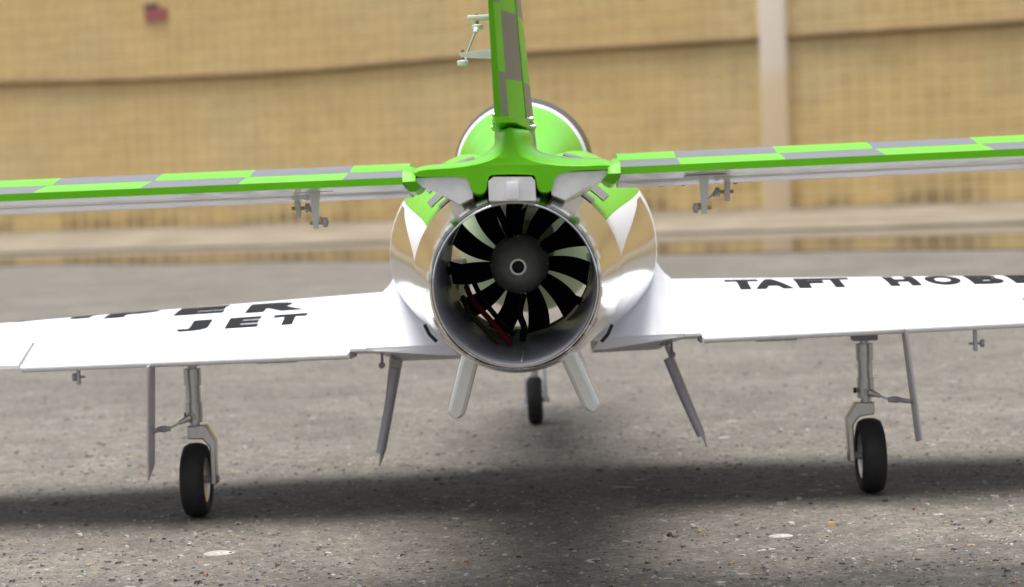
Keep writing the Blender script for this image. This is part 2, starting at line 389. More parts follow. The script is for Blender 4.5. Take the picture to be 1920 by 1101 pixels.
# spine: green, white band, dark canopy
SP = [(.22, .003, .300, .006, .006, .02, 2), (.34, .003, .306, .024, .018, .03, 2), (.46, .002, .312, .041, .036, .04, 2), (.58, .001, .316, .0590, .0580, .05, 2), (.65, .0005, .317, .0660, .0650, .05, 2), (.73, 0, .318, .0705, .0700, .05, 2), (.82, 0, .319, .0735, .0740, .05, 2), (.95, 0, .315, .068, .078, .05, 2), (1.12, 0, .295, .05, .05, .04, 2), (1.2, 0, .28, .02, .015, .03, 2)]
yy = [.22 + .02 * k for k in range(22)] + [.645]
yy = sorted(yy); rg = [sec2(SP, y, 56) for y in yy]
sp = MB(); mi = []
for i in range(len(yy) - 1):
    mi += [0 if yy[i] < .59 else 1] * 56
sp.loft(rg, mi=mi, cap0=False); sp.obj('spine', [GREEN, WHITE], jet, 60)
yy = [.645 + .02 * k for k in range(28)]; cp = MB(); cp.loft([sec2(SP, y, 56) for y in yy], True, False, True); cp.obj('canopy', GLASS, jet, 60)

# tail pipe, its lip, the duct and the fan
tp = MB(); tr = [section(y, 1, 96, .0018 if y > .02 else .0008 + y * .05) for y in [0, .004, .01, .02, .035, .05, .07, .09, .11, .128]]
tr = [[(v[0] * 0 + .0025 + (v[0] - .0025) * .974, -.0015, .232 + (v[2] - .232) * .974) for v in tr[0]]] + tr + [section(.128, 1, 96, .0002)]
tp.loft(tr); pipe = tp.obj('tail_pipe', CHROME, jet, 60)
lb = MB(); lb.rev((.0025, .001, .232), (0, 1, 0), [(-.0022, .0556), (-.0030, .0562), (-.0026, .0572), (0, .0576)], 96)
lb.obj('pipe_lip', CHROME, pipe, 60)
db = MB(); prof = []
rings = []
for k in range(13):
    t = k / 12; y = -.001 + .30 * t; zc = lerp(.232, .2375, t); r = lerp(.0557, .0578, t)
    rings.append([(.002 + math.cos(a) * r, y, zc + math.sin(a) * r) for a in arc(96)])
db.loft(rings); db.obj('exhaust_duct', TUBE, pipe, 60)
sb = MB(); sb.box((.0045, .06, .1782), (.0008, .10, .0006)); sb.obj('duct_seam', NYLONG, pipe, 0)
for (ang, w_, l_) in [(0, .016, .014), (14, .009, .010), (30, .008, .018), (37, .007, .010), (52, .007, .010), (62, .008, .020), (72, .006, .008), (97, .007, .012), (124, .007, .008), (-20, .008, .012), (-33, .008, .012), (-47, .006, .008), (-60, .008, .016), (-82, .006, .008), (-120, .007, .012), (-146, .006, .010), (142, .006, .012)]:
    t_ = MB(); grid = []
    for i in range(5):
        y = -.0025 + l_ * i / 4; row = []
        for j in range(4):
            a = R(ang) + (j / 3 - .5) * w_ / .06; x0, zc, hw, ht, hb, e = interp(BODY, max(y, 0)); rr = hw + .0026 - (.0015 if i == 0 else 0)
            row.append((x0 + math.sin(a) * rr, y, zc + math.cos(a) * (rr + (ht if math.cos(a) > 0 else hb) - hw)))
        grid.append(row)
    t_.loft(grid, False); t_.obj('tape_tab', TAPE, pipe, 60)
for sgn, xs, zs in ((-1, (-.0617, -.0535), (.2055, .1930)), (1, (.0665, .0585), (.2005, .1885))):
    t_ = MB(); a, b = Vector((xs[0], .05, zs[0])), Vector((xs[1], .05, zs[1]))
    nrm = Vector((sgn * .8, -.3, -.55)).normalized()
    t_.tube([a + nrm * .003, (a + b) / 2 + nrm * .0042, b + nrm * .003], .0013, 8); t_.obj('vent_slot', BLACK, pipe)
FC = Vector((.0015, .235, .2372))
# motor cone (stays still) with shaft hole
mb = MB(); mb.rev(FC, (0, -1, 0), [(-.03, .024), (.0, .0235), (.02, .0215), (.04, .0165), (.052, .0105), (.056, .0064)], 64, 0, (True, False))
fan = mb.obj('motor_cone', MOTOR, jet, 60)
mb = MB(); mb.rev(FC, (0, -1, 0), [(.054, .0064), (.0575, .0064), (.0575, .0048), (.045, .0046)], 40); mb.obj('shaft_collar', ALU, fan)
mb = MB(); mb.rev(FC, (0, -1, 0), [(.045, .0047), (.0455, .0001)], 24); mb.obj('shaft_hole', BLACK, fan)
for a in arc(4):
    t_ = MB(); c = FC + Vector((math.cos(a + 1.57) * .0222, -.012, math.sin(a + 1.57) * .0222)); t_.rev(c, (math.cos(a + 1.57), 0, math.sin(a + 1.57)), [(-.001, .002), (.0008, .002), (.0012, .001)], 10, 0, (True, True)); t_.obj('screw', STEEL, fan)
def blade(a0, y, r0, r1, w0, w1, sweep, tw, thick):
    t_ = MB(); rings = []
    for k in range(9):
        t = k / 8; r = lerp(r0, r1, t); wd = lerp(w0, w1, t) * (1 - .25 * (t - .6) ** 2 * 4 * .3); a = a0 + sweep * (t ** 1.5); tw_ = lerp(tw[0], tw[1], t)
        er = Vector((math.cos(a), 0, math.sin(a))); et = Vector((-math.sin(a), 0, math.cos(a))); c = FC + er * r + Vector((0, y, 0))
        dv = et * math.cos(tw_) + Vector((0, 1, 0)) * math.sin(tw_); nv = dv.cross(er)
        rings.append([c + dv * (wd * u) + nv * (thick * v) for u, v in ((-.5, 0), (-.2, .9), (.2, 1), (.5, .1), (.5, -.1), (.2, .3), (-.2, .2))])
    t_.loft(rings, True, True, True); return t_
for k in range(11):
    blade(R(90 + 360 / 11 * k + 6), .018, .022, .0560, .0135, .0215, R(-9), (R(30), R(22)), .0012).obj('fan_blade', BLACK, fan, 50)
for k in range(5):
    blade(R(90 + 72 * k + 16), -.012, .021, .0572, .009, .010, R(5), (R(50), R(48)), .0011).obj('stator_vane', BLACK, fan, 50)
def wire(name, pts, r, m):
    t_ = MB(); P_ = [Vector(p) for p in pts]; out = []
    for i in range(len(P_) - 1):
        p0, p1, p2, p3 = P_[max(i - 1, 0)], P_[i], P_[i + 1], P_[min(i + 2, len(P_) - 1)]
        for k in range(6):
            t = k / 6; out.append(.5 * ((2 * p1) + (p2 - p0) * t + (2 * p0 - 5 * p1 + 4 * p2 - p3) * t * t + (3 * p1 - p0 - 3 * p2 + p3) * t ** 3))
    out.append(P_[-1]); t_.tube(out, r, 10); return t_.obj(name, m, jet, 60)
wire('motor_wire', [(-.041, .225, .221), (-.034, .19, .211), (-.020, .16, .197), (-.006, .135, .182)], .0022, RED)
wire('motor_wire', [(-.044, .225, .213), (-.038, .19, .203), (-.024, .16, .190), (-.013, .14, .182)], .0021, YELLOW)
wire('motor_wire', [(-.036, .23, .226), (-.028, .20, .213), (-.018, .19, .200), (-.004, .18, .185)], .0021, BLACK)
wire('motor_wire', [(.004, .215, .213), (.001, .20, .200), (.004, .19, .190), (.003, .17, .182)], .0026, BLACK)

# tail fairing: rear outline and the larger outline just ahead of it (x, z in mm)
rear = [(0.8, 339.3), (4.4, 339.2), (6.0, 322.8), (12.7, 317.0), (28.9, 312.8), (50.7, 311.2), (70.8, 311.5), (72.5, 308.1), (47.0, 308.4), (36.0, 307.0), (31.5, 303.6), (30.1, 294.3), (20.3, 294.7), (19.5, 305.1), (17.0, 307.0), (-9.6, 308.1), (-13.3, 306.4), (-14.7, 295.1), (-24.5, 295.5), (-26.1, 304.7), (-29.7, 307.4), (-55.2, 308.0), (-62.6, 308.3), (-62.5, 313.0), (-36.7, 313.2), (-18.4, 315.4), (-7.3, 318.9), (-1.7, 323.1)]
outl = [(-7.3, 340.4), (17.0, 339.4), (17.3, 330.1), (21.0, 323.3), (31.0, 320.0), (51.4, 317.6), (71.8, 316.4), (74.0, 308.0), (47.3, 308.0), (36.1, 306.6), (31.3, 303.2), (30.1, 292.2), (20.0, 292.6), (19.2, 304.6), (16.7, 306.4), (-10.4, 307.3), (-14.0, 305.7), (-15.7, 292.0), (-25.7, 292.4), (-27.3, 304.2), (-31.0, 306.8), (-57.0, 307.4), (-66.5, 307.9), (-66.1, 316.2), (-38.0, 317.6), (-23.0, 319.4), (-13.5, 324.0), (-8.4, 331.2)]
def ring2(a, b, t, y): return [(lerp(p[0], q_[0], t) / 1000, y, lerp(p[1], q_[1], t) / 1000) for p, q_ in zip(a, b)]
def smooth_ring(r, it=1):
    """corner cutting so that the fillets read as curves"""
    for _ in range(it):
        o = []
        for i in range(len(r)):
            a, b = Vector(r[i]), Vector(r[(i + 1) % len(r)]); o += [a * .75 + b * .25, a * .25 + b * .75]
        r = o
    return r
fr = [smooth_ring(ring2(rear, outl, t, y), 2) for t, y in ((0, -.004), (.08, -.0035), (.35, .003), (.65, .014), (.9, .03), (1, .045), (1.03, .10), (.9, .17))]
fmi = [1 if i == 4 and (90 <= j < 107 or 7 <= j < 23) else 0 for i in range(len(fr) - 1) for j in range(len(fr[0]))]
fb = MB(); fb.loft(fr, True, True, True, fmi); fair = fb.obj('tail_fairing', [GREEN, GREY], jet, 40)
# frosted plate between the fairing legs and pale fillets under the stabilizer roots
t_ = MB(); pl = [(-13.0, 290), (-13.0, 303.5), (-9.5, 306.3), (16.5, 305.3), (18.8, 302.6), (19.0, 289)]
t_.loft([[(x / 1000, -.003 - (.004 if z > 300 else .004) , z / 1000) for x, z in pl], [(x / 1000, .08, z / 1000) for x, z in pl]], True, True, True); t_.obj('tail_plate', BRUSH, jet, 30)
t_ = MB(); t_.box((.0035, -.009, .2965), (.0085, .003, .012), None, 0, .0008); t_.obj('plate_clip', TAPE, jet)
for sgn in (-1, 1):
    t_ = MB(); rings = []
    cx = .0028
    for y in (-.002, .03, .09, .16):
        g_ = y * .06
        rings.append([(cx + sgn * x / 1000, y, z / 1000 - gz * g_) for x, z, gz in ((26.5, 304.5, 0), (31, 307.6, 0), (66, 307.6, 0), (67.5, 303.5, .15), (58, 300.0, .5), (44, 293.5, .7), (36, 288.5, .8), (27, 292.5, 1))])
    t_.loft(rings, True, True, True); t_.obj('root_fillet', BRUSH, jet, 30)

# horizontal stabilizers with elevators: chequered top, white underside
XB = [.0, .115, .186, .253, .326, .405]
for sgn in (-1, 1):
    zc = .3062
    def prof(ya, yb, tab):      # (y, half thickness)
        return tab
    def panel(name, xs, tab, row, capm):
        t_ = MB(); rings = []; mi = []
        for x in xs:
            dz = zc + (-.003 * x if sgn < 0 else .0004 + x * .0065)
            sk = .02 * (x - .07)          # slight forward sweep of the hinge line seen from above
            up_ = [(sgn * x + .003, y - sk * (1 if y < .05 else .6), dz + hh * (1.28 if y > 0 else 1)) for y, hh in tab]; dn = [(v[0], v[1], dz - hh * (1.2 if y > 0 else 1)) for v, (y, hh) in zip(up_, tab)]
            rings.append(up_ + dn[::-1])
        m_ = len(tab)
        for i in range(len(xs) - 1):
            xm = (xs[i] + xs[i + 1]) / 2; blk = sum(xm > b for b in XB[1:])
            for j in range(2 * m_):
                if j < m_ - 1: mi.append(1 if (blk + row) % 2 == 0 else 0)
                elif j == 2 * m_ - 1: mi.append(0)
                elif j == m_ - 1: mi.append(2)
                else: mi.append(2)
        t_.loft(rings, True, False, False, mi); k = len(rings[0])
        t_.f += [tuple(range(k)), tuple((len(rings) - 1) * k + j for j in range(k))]; t_.mi += [0, 0]
        return t_.obj(name, [GREEN, GREY, WHITE], jet, 25)
    xs = sorted(set([.074, .40] + XB[1:5] + [.09, .15, .22, .29, .37]))
    stab = panel('stabilizer', xs, [(.0465, .0060), (.058, .0080), (.078, .0100), (.105, .0094), (.128, .006), (.137, .001)], 1, 0)
    ele = panel('elevator', xs, [(-.008, .0025), (.006, .0034), (.022, .0046), (.036, .0056), (.0452, .0059)], 0, 0)
    # rounded green end plate at the elevator root
    t_ = MB(); rings = []
    for x, k in ((.0655, .70), (.068, 1.1), (.0715, 1.32), (.0742, 1.28)):
        rings.append([(sgn * (x + .0 - .004 * (hh < 0)) + .003, -.012 + (y + .012) * 1.0, zc - .0008 + hh * k) for y, hh in ((-.011, .0), (-.006, .0052), (.02, .0072), (.046, .0082), (.06, .0), (.046, -.0075), (.02, -.0068), (-.006, -.0055))])
    t_.loft(rings, True, True, True); t_.obj('end_plate', GREEN, ele, 30)
    # horn on the elevator, servo arm on the stabilizer, pushrod between them
    hx = sgn * .1345 + .0005; z0 = .3018
    t_ = MB(); t_.prism([(hx - .0035, .012, z0), (hx + .0035, .012, z0), (hx + .0012 + sgn * -.0, .016, .2752), (hx - .0022, .016, .2752)], (0, .004, 0)); horn = t_.obj('control_horn', NYLON, ele)
    t_ = MB(); t_.box((hx + sgn * .001, .020, z0 - .0004), (.028, .016, .0016), None, 0, .0006); t_.obj('horn_base', NYLON, ele)
    ax = sgn * .1545 + .001
    t_ = MB(); t_.box((ax, .075, .291), (.0044, .004, .0165), Matrix.Rotation(sgn * .05, 3, 'Y'), 0, .0012); t_.obj('servo_arm', NYLON, stab)
    e1, e2 = Vector((hx - sgn * .0062, .017, .2795)), Vector((ax - sgn * .007, .075, .2895))
    t_ = MB(); t_.tube([e1, e2], .0009, 10); t_.obj('pushrod', STEEL, ele)
    for c, d in ((e1, e2 - e1), (e2, e1 - e2)):
        t_ = MB(); t_.rev(c - Vector((.0016, 0, 0)), (1, 0, 0), [(0, .0028), (.0004, .0034), (.0028, .0034), (.0032, .0028)], 16, 0, (True, True)); t_.tube([c, c + d.normalized() * .013], [.0026, .0014], 10); t_.obj('ball_link', NYLONG, ele)
    for c, d in ((Vector((hx, .017, .2795)), -sgn), (Vector((ax, .0755, .2895)), -sgn)):
        t_ = MB(); t_.tube([c + Vector((-d * .0045, 0, 0)), c + Vector((d * .0062, 0, 0))], .0013, 10); t_.obj('link_pin', BRASS, ele)
    for x_, y_ in ((.109, .09), (.163, .09), (.125, .09)):
        t_ = MB(); t_.rev((sgn * x_, y_, zc - .0085), (0, 0, -1), [(0, .0021), (.0022, .0021), (.003, .0012)], 12, 0, (True, True)); t_.obj('screw', BRASS if x_ != .125 else STEEL, stab)

# fin and rudder
def finsec(z):
    t = (z - .345) / .084; hw = lerp(.0146, .0103, t) if t < 1 else lerp(.0103, .0065, (t - 1) / 1.6); xc = lerp(.004, .0027, t) if t < 1 else .0027 - (t - 1) * .001
    sw = -.30 * (z - .343); return hw, xc, sw
ZB = [.343, .3505, .357, .3755, .3845, .40, .4225, .4305, .45, .469, .477, .50, .515, .54, .56]
def fingrid(name, ytab, bounds, z_list, bend=0, tew=0):
    t_ = MB(); rings = []; mi = []
    for z in z_list:
        hw, xc, sw = finsec(z); pts = []
        for y, k in ytab:
            bx = bend * max(0, (.055 - y) / .055); pts.append((y, k, bx))
        Rr = [(xc + bx + hw * k, y + sw, z) for y, k, bx in pts]; Ll = [(xc + bx - hw * k, y + sw, z) for y, k, bx in pts][::-1]
        rings.append(Rr + Ll)
    m_ = len(ytab)
    for i in range(len(z_list) - 1):
        zm = (z_list[i] + z_list[i + 1]) / 2
        for j in range(2 * m_):
            jj = j if j < m_ - 1 else (2 * m_ - 2 - j if m_ <= j < 2 * m_ - 1 else None)
            if jj is None: mi.append(0); continue
            col_, off = bounds[jj]; blk = int((zm - off) / .046 + 40); mi.append(1 if (blk + col_) % 2 == 0 else 0)
    t_.loft(rings, True, True, True, mi); return t_.obj(name, [GREEN, GREY], jet, 25)
zl = [.345 + .0046 * k for k in range(48)]
rud = fingrid('rudder', [(-.006, .17), (.010, .33), (.050, .66), (.0535, .66)], [(1, .376), (0, .3745), (0, .3745)], zl, -.0078)
zf = [.326 + .0046 * k for k in range(52)]
fin = fingrid('fin', [(.0548, .70), (.075, .86), (.11, 1.0), (.16, .9), (.20, .5), (.215, .05)], [(1, .3735), (1, .3735), (0, .37), (0, .37), (1, .37)], zf)
t_ = MB(); rings = []
for y, k, dz in ((-.0095, .35, .0), (.0, .55, .0), (.02, .72, .002), (.05, .85, .003)):
    hw, xc, sw = finsec(.345); bx = -.0078 * max(0, (.055 - y) / .055)
    rings.append([(xc + bx * .6 - hw * k, y, .3430 - dz), (xc + bx * .6 + hw * k, y, .3427 - dz), (xc + bx * .6 + hw * k, y, .3462), (xc + bx * .6, y, .3474), (xc + bx * .6 - hw * k, y, .3466)])
t_.loft(rings, True, True, True); t_.obj('rudder_foot', GREEN, rud, 30)
t_ = MB(); t_.prism([(-.031, .03, .3935), (-.030, .03, .3905), (-.008, .03, .3885), (-.0055, .03, .3945), (-.012, .03, .3952)], (0, .004, 0)); t_.obj('control_horn', NYLON, rud)
t_ = MB(); t_.box((-.0068, .03, .394), (.0022, .012, .026), None, 0, .0008); t_.obj('horn_base', NYLON, rud)
t_ = MB(); t_.box((-.016, .085, .4215), (.021, .005, .0042), None, 0, .0012); t_.obj('servo_arm', NYLON, fin)
e1, e2 = Vector((-.0285, .032, .3865)), Vector((-.0195, .085, .4150))
t_ = MB(); t_.tube([e1, e2], .0009, 10); t_.obj('pushrod', STEEL, rud)
for c, d in ((e1, (e2 - e1)), (e2, (e1 - e2))):
    t_ = MB(); t_.rev(c - Vector((0, 0, .0018)), (0, 0, 1), [(0, .0034), (.0006, .0042), (.0030, .0042), (.0036, .0034)], 18, 0, (True, True)); t_.tube([c, c + d.normalized() * .010], [.0024, .0013], 10); t_.obj('ball_link', NYLON, rud)
for c in (Vector((-.0285, .032, .391)), Vector((-.0195, .085, .420))):
    t_ = MB(); t_.tube([c - Vector((0, 0, .004)), c + Vector((0, 0, .0045))], .0013, 10); t_.obj('link_pin', BRASS, rud)
for x_, z_, s_ in ((-.0108, .3415, -1), (-.0098, .3505, -1), (.0178, .3465, 1), (.0192, .3410, 1), (-.0085, .376, -1), (-.0075, .427, -1)):
    t_ = MB(); t_.rev((x_ - s_ * .003, .072, z_), (s_, 0, 0), [(0, .0022), (.0035, .0022), (.0042, .0012)], 12, 0, (True, True)); t_.obj('screw', STEEL, fin)

# ventral strakes
for pts, ol in (([(-40.2, 176.5), (-28.7, 174.0), (-42.8, 128.8), (-53.6, 131.2)], -1), ([(31.6, 172.5), (43.2, 174.5), (60.2, 133.8), (49.4, 129.2)], 1)):
    a, b, c, d = [Vector((x / 1000, 0, z / 1000)) for x, z in pts]
    top, bot = (a + b) / 2, (c + d) / 2; ax = (bot - top).normalized(); sd = (b - a).normalized(); hw = .0066
    # rounded tongue outline in section, long in y, with a taper to the front
    t_ = MB(); rings = []
    for y, k in ((.098, .55), (.1005, .85), (.105, 1), (.20, .8), (.255, .25)):
        ring = []
        L_ = (bot - top).length * (1 if y < .11 else 1 - (y - .11) * 2.4)
        for i in range(9):
            th = math.pi * i / 8; ring.append(top + ax * (L_ - hw + math.sin(th) * hw * (.6 + .4 * k)) + sd * math.cos(th) * hw * k + Vector((0, y, 0)))
        ring += [top - ax * .004 - sd * hw * k + Vector((0, y, 0)), top - ax * .004 + sd * hw * k + Vector((0, y, 0))]
        rings.append(ring)
    t_.loft(rings, True, True, True); st = t_.obj('ventral_strake', STRAKE, jet, 40)
    o_ = sd * ol * hw
    t_ = MB(); pq = [top + ax * .004 + o_, bot - ax * .007 + o_]
    t_.prism([pq[0] + Vector((0, .112, 0)), pq[1] + Vector((0, .112, 0)), pq[1] + Vector((0, .17, 0)) - ax * .006, pq[0] + Vector((0, .19, 0))], sd * ol * .0012); t_.obj('chrome_panel', CHROME, st, 20)

# ------------------------------------------------------------------ wings
def foil(t):   # normalised thickness, 0 at leading edge to 1 at trailing edge
    v = 5 * (.2969 * math.sqrt(max(t, 0)) - .126 * t - .3516 * t * t + .2843 * t ** 3 - .1036 * t ** 4); return v / .5
def wgeo(x):   # leading edge y, trailing edge y, base z, upper and lower thickness
    k = (x - .13) / .6
    return .785 - .09 * k, .452 + .045 * k, .1585 - .001 * k, .0390 - .018 * k, .017 - .009 * k
def zup(x, y):
    le, te, z0, tu, tl = wgeo(abs(x)); t = min(1, max(0, (le - y) / (le - te))); return z0 + tu * foil(t) + .0012 + .0075 * x
HINGE = .785
def wing_rings(xs, t0, t1, n=26, blunt=.0012, extra=None, droop=0):
    rings = []
    for x in xs:
        le, te, z0, tu, tl = wgeo(x); c = le - te; U = []; D = []
        for k in range(n):
            u = k / (n - 1); t = t0 + (t1 - t0) * (u * u if t0 == 0 else u); y = le - t * c; f = foil(t)
            dr = droop * max(0, (t - HINGE) / (1 - HINGE)); ex = extra(x, t) if extra else 0
            U.append((x, y, z0 + tu * f + blunt - dr + ex)); D.append((x, y, z0 - tl * f - blunt - dr - (ex * .3)))
        rings.append(U + D[::-1])
    return rings
TILT = .0075     # the airframe sits a touch right side high
def sgnx(rings, s): return [[(v[0] * s, v[1], v[2] + TILT * v[0] * s) for v in r] for r in rings]
LET = {-1: [('V', 20, 118, 0), ('I', 130, 160, 0), ('P', 195, 290, 0), ('E', 330, 425, 0), ('R', 462, 575, 0)], 1: []}
for s in (-1, 1):
    xs = [.1435, .16, .2, .25, .3, .36, .42, .455, .5, .56, .62, .68, .71, .725]
    t_ = MB(); t_.loft(sgnx(wing_rings(xs, 0, HINGE - .004), s), True, True, True); wing = t_.obj('wing', WHITE, jet, 40)
    t_ = MB(); t_.loft(sgnx(wing_rings([.1435, .1585], HINGE - .004, 1, 10), s), True, True, True); t_.obj('wing_trailing_block', WHITE, wing, 40)
    t_ = MB(); t_.loft(sgnx(wing_rings([.1592 + .0275 * k for k in range(12)], HINGE, 1.012, 12, .0036, None, .0045), s), True, True, True); flap = t_.obj('flap', FOAM, wing, 40)
    t_ = MB(); t_.loft(sgnx(wing_rings([.466 + .02 * k for k in range(13)], HINGE, 1.006, 12, .002, None, .0025), s), True, True, True); t_.obj('aileron', FOAM, wing, 40)
    # bumpy moulded trailing edge of the flap
    t_ = MB(); pts = []
    for k in range(120):
        x = .160 + .302 * k / 119; le, te, z0, tu, tl = wgeo(x); pts.append((s * x, te - .012 * (le - te) - .0002, z0 - .0043 + TILT * s * x))
    t_.tube(pts, [.0036 + random.uniform(-.00015, .00015) for _ in pts], 8); t_.obj('trailing_edge_bead', FOAM, wing, 60)
    # root fairing with fillet up into the fuselage
    def fil(x, t):
        le, te, z0, tu, tl = wgeo(x); xb = interp(BODY, min(.8, le - t * (le - te)))[2] * .99; g_ = x - xb; return .027 * min(1.0, max(0, 1 - g_ / .028)) ** 2.6 * (1 - t ** 8)
    t_ = MB(); t_.loft(sgnx(wing_rings([.062 + .0036 * k for k in range(21)]+[.139,.143], 0, 1, 26, .0016, fil), s), True, True, True)
    rf = t_.obj('root_fairing', WHITE, jet, 40)
    t_ = MB(); t_.rev((s * .1475, .53, zup(s * .1475, .53) - .0006), (0, 0, 1), [(0, .0028), (.0008, .0028), (.001, .0014), (.0004, .0012)], 20, 0, (False, True)); t_.obj('screw', NYLONG, wing)
    # underside of the root, tapering to the belly
    t_ = MB(); t_.prism([(s * .137, .4515, .1568 + s * .0010), (s * .066, .4465, .1570 + s * .0006), (s * .060, .4465, .1495), (s * .072, .4465, .1500)], (0, .15, .0)); t_.obj('root_underside', WHITE, rf, 25)
    for nm_, a_, b_, wd_ in (('panel_gap', (.1432, .462), (.1432, .69), .0007), ('hinge_gap', (.160, None), (.715, None), .0008)):
        t_ = MB(); row = []
        for k in range(41):
            x = lerp(a_[0], b_[0], k / 40); le, te, z0, tu, tl = wgeo(x); y = lerp(a_[1], b_[1], k / 40) if a_[1] else le - (HINGE - .006) * (le - te)
            ox, oy = (wd_ / 2, 0) if a_[1] else (0, wd_ / 2 * 2.2)
            row.append([(s * (x + q_ * ox), y + q_ * oy, zup(s * x, y + q_ * oy) + .0005) for q_ in (-1, 1)])
        t_.loft(row, False); t_.obj(nm_, LINE, wing, 60)
    # under-wing horn
    hx = s * .4105 if s < 0 else .4075
    t_ = MB(); t_.box((hx, .475, .1445), (.003, .006, .022), None, 0, .0006); hn = t_.obj('wing_horn', DOOR, wing)
    t_ = MB(); t_.rev((hx + .0068 - .010 * (s < 0) - .002, .475, .1405), (1, 0, 0), [(0, .0036), (.003, .0036)], 14, 0, (True, True)); t_.tube([(hx - .006, .475, .1405), (hx + .006, .475, .1405)], .0011, 8); t_.obj('link', DDOOR, hn)
    t_ = MB(); t_.box((s * .413 - .012 * s * .5, .50, .1535), (.038, .02, .003), None, 0, .0008); t_.obj('horn_plate', DOOR, hn)
    # servo cover strip and screws beneath
    t_ = MB()
    for k in range(3): t_.box((s * (.214 + .0125 * k), .475, .1515 + s * .0015), (.0118, .03, .005), None, 0, .0006)
    t_.obj('servo_cover', DOOR, wing)

# lettering printed on the upper wing skins
def letters(items, parent, y_of):
    for ch, x0, x1, y0, y1, shear in items:
        cu = bpy.data.curves.new('glyph', 'FONT'); cu.body = ch; cu.offset = .065; cu.resolution_u = 4
        o = bpy.data.objects.new('glyph', cu); COL.objects.link(o)
        bpy.context.view_layer.update(); dg = bpy.context.evaluated_depsgraph_get()
        me = bpy.data.meshes.new_from_object(o.evaluated_get(dg)); bm = bmesh.new(); bm.from_mesh(me)
        bpy.data.objects.remove(o); bpy.data.curves.remove(cu); bpy.data.meshes.remove(me)
        xa, xb = min(v.co.x for v in bm.verts), max(v.co.x for v in bm.verts); ya, yb = min(v.co.y for v in bm.verts), max(v.co.y for v in bm.verts)
        for v in bm.verts:
            yy_ = lerp(y0, y1, (v.co.y - ya) / (yb - ya)); v.co = Vector((lerp(x0, x1, (v.co.x - xa) / (xb - xa)) + shear * (yy_ - y0), yy_, 0))
        k = math.floor(y0 / .006) * .006
        while k < y1:
            bmesh.ops.bisect_plane(bm, geom=bm.verts[:] + bm.edges[:] + bm.faces[:], plane_co=(0, k, 0), plane_no=(0, 1, 0)); k += .006
        bm.verts.index_update()
        out = MB(); out.add([(v.co.x, v.co.y, zup(v.co.x, v.co.y) + .0005) for v in bm.verts], [[v.index for v in f.verts] for f in bm.faces]); bm.free()
        out.obj('letter', INK, parent, 60)
wings = [o for o in jet.children if o.name.startswith('wing')]
wl_, wr_ = wings[0], wings[1]
letters([('T', .196, .229, .596, .66, 0), ('A', .222, .259, .596, .66, 0), ('F', .264, .291, .596, .66, 0), ('T', .289, .318, .596, .66, 0), ('H', .352, .382, .596, .66, 0), ('O', .390, .424, .596, .66, 0), ('B', .432, .464, .596, .66, 0), ('B', .472, .504, .596, .66, 0), ('Y', .51, .545, .596, .66, 0)], wr_, 0)
letters([('V', -.535, -.480, .652, .70, 0), ('I', -.455, -.435, .638, .69, 0), ('P', -.418, -.368, .624, .676, 0), ('E', -.346, -.297, .610, .663, 0), ('R', -.274, -.216, .598, .652, 0),
         ('J', -.332, -.302, .539, .580, 0), ('E', -.285, -.254, .539, .580, 0), ('T', -.242, -.210, .539, .580, 0)], wl_, 0)

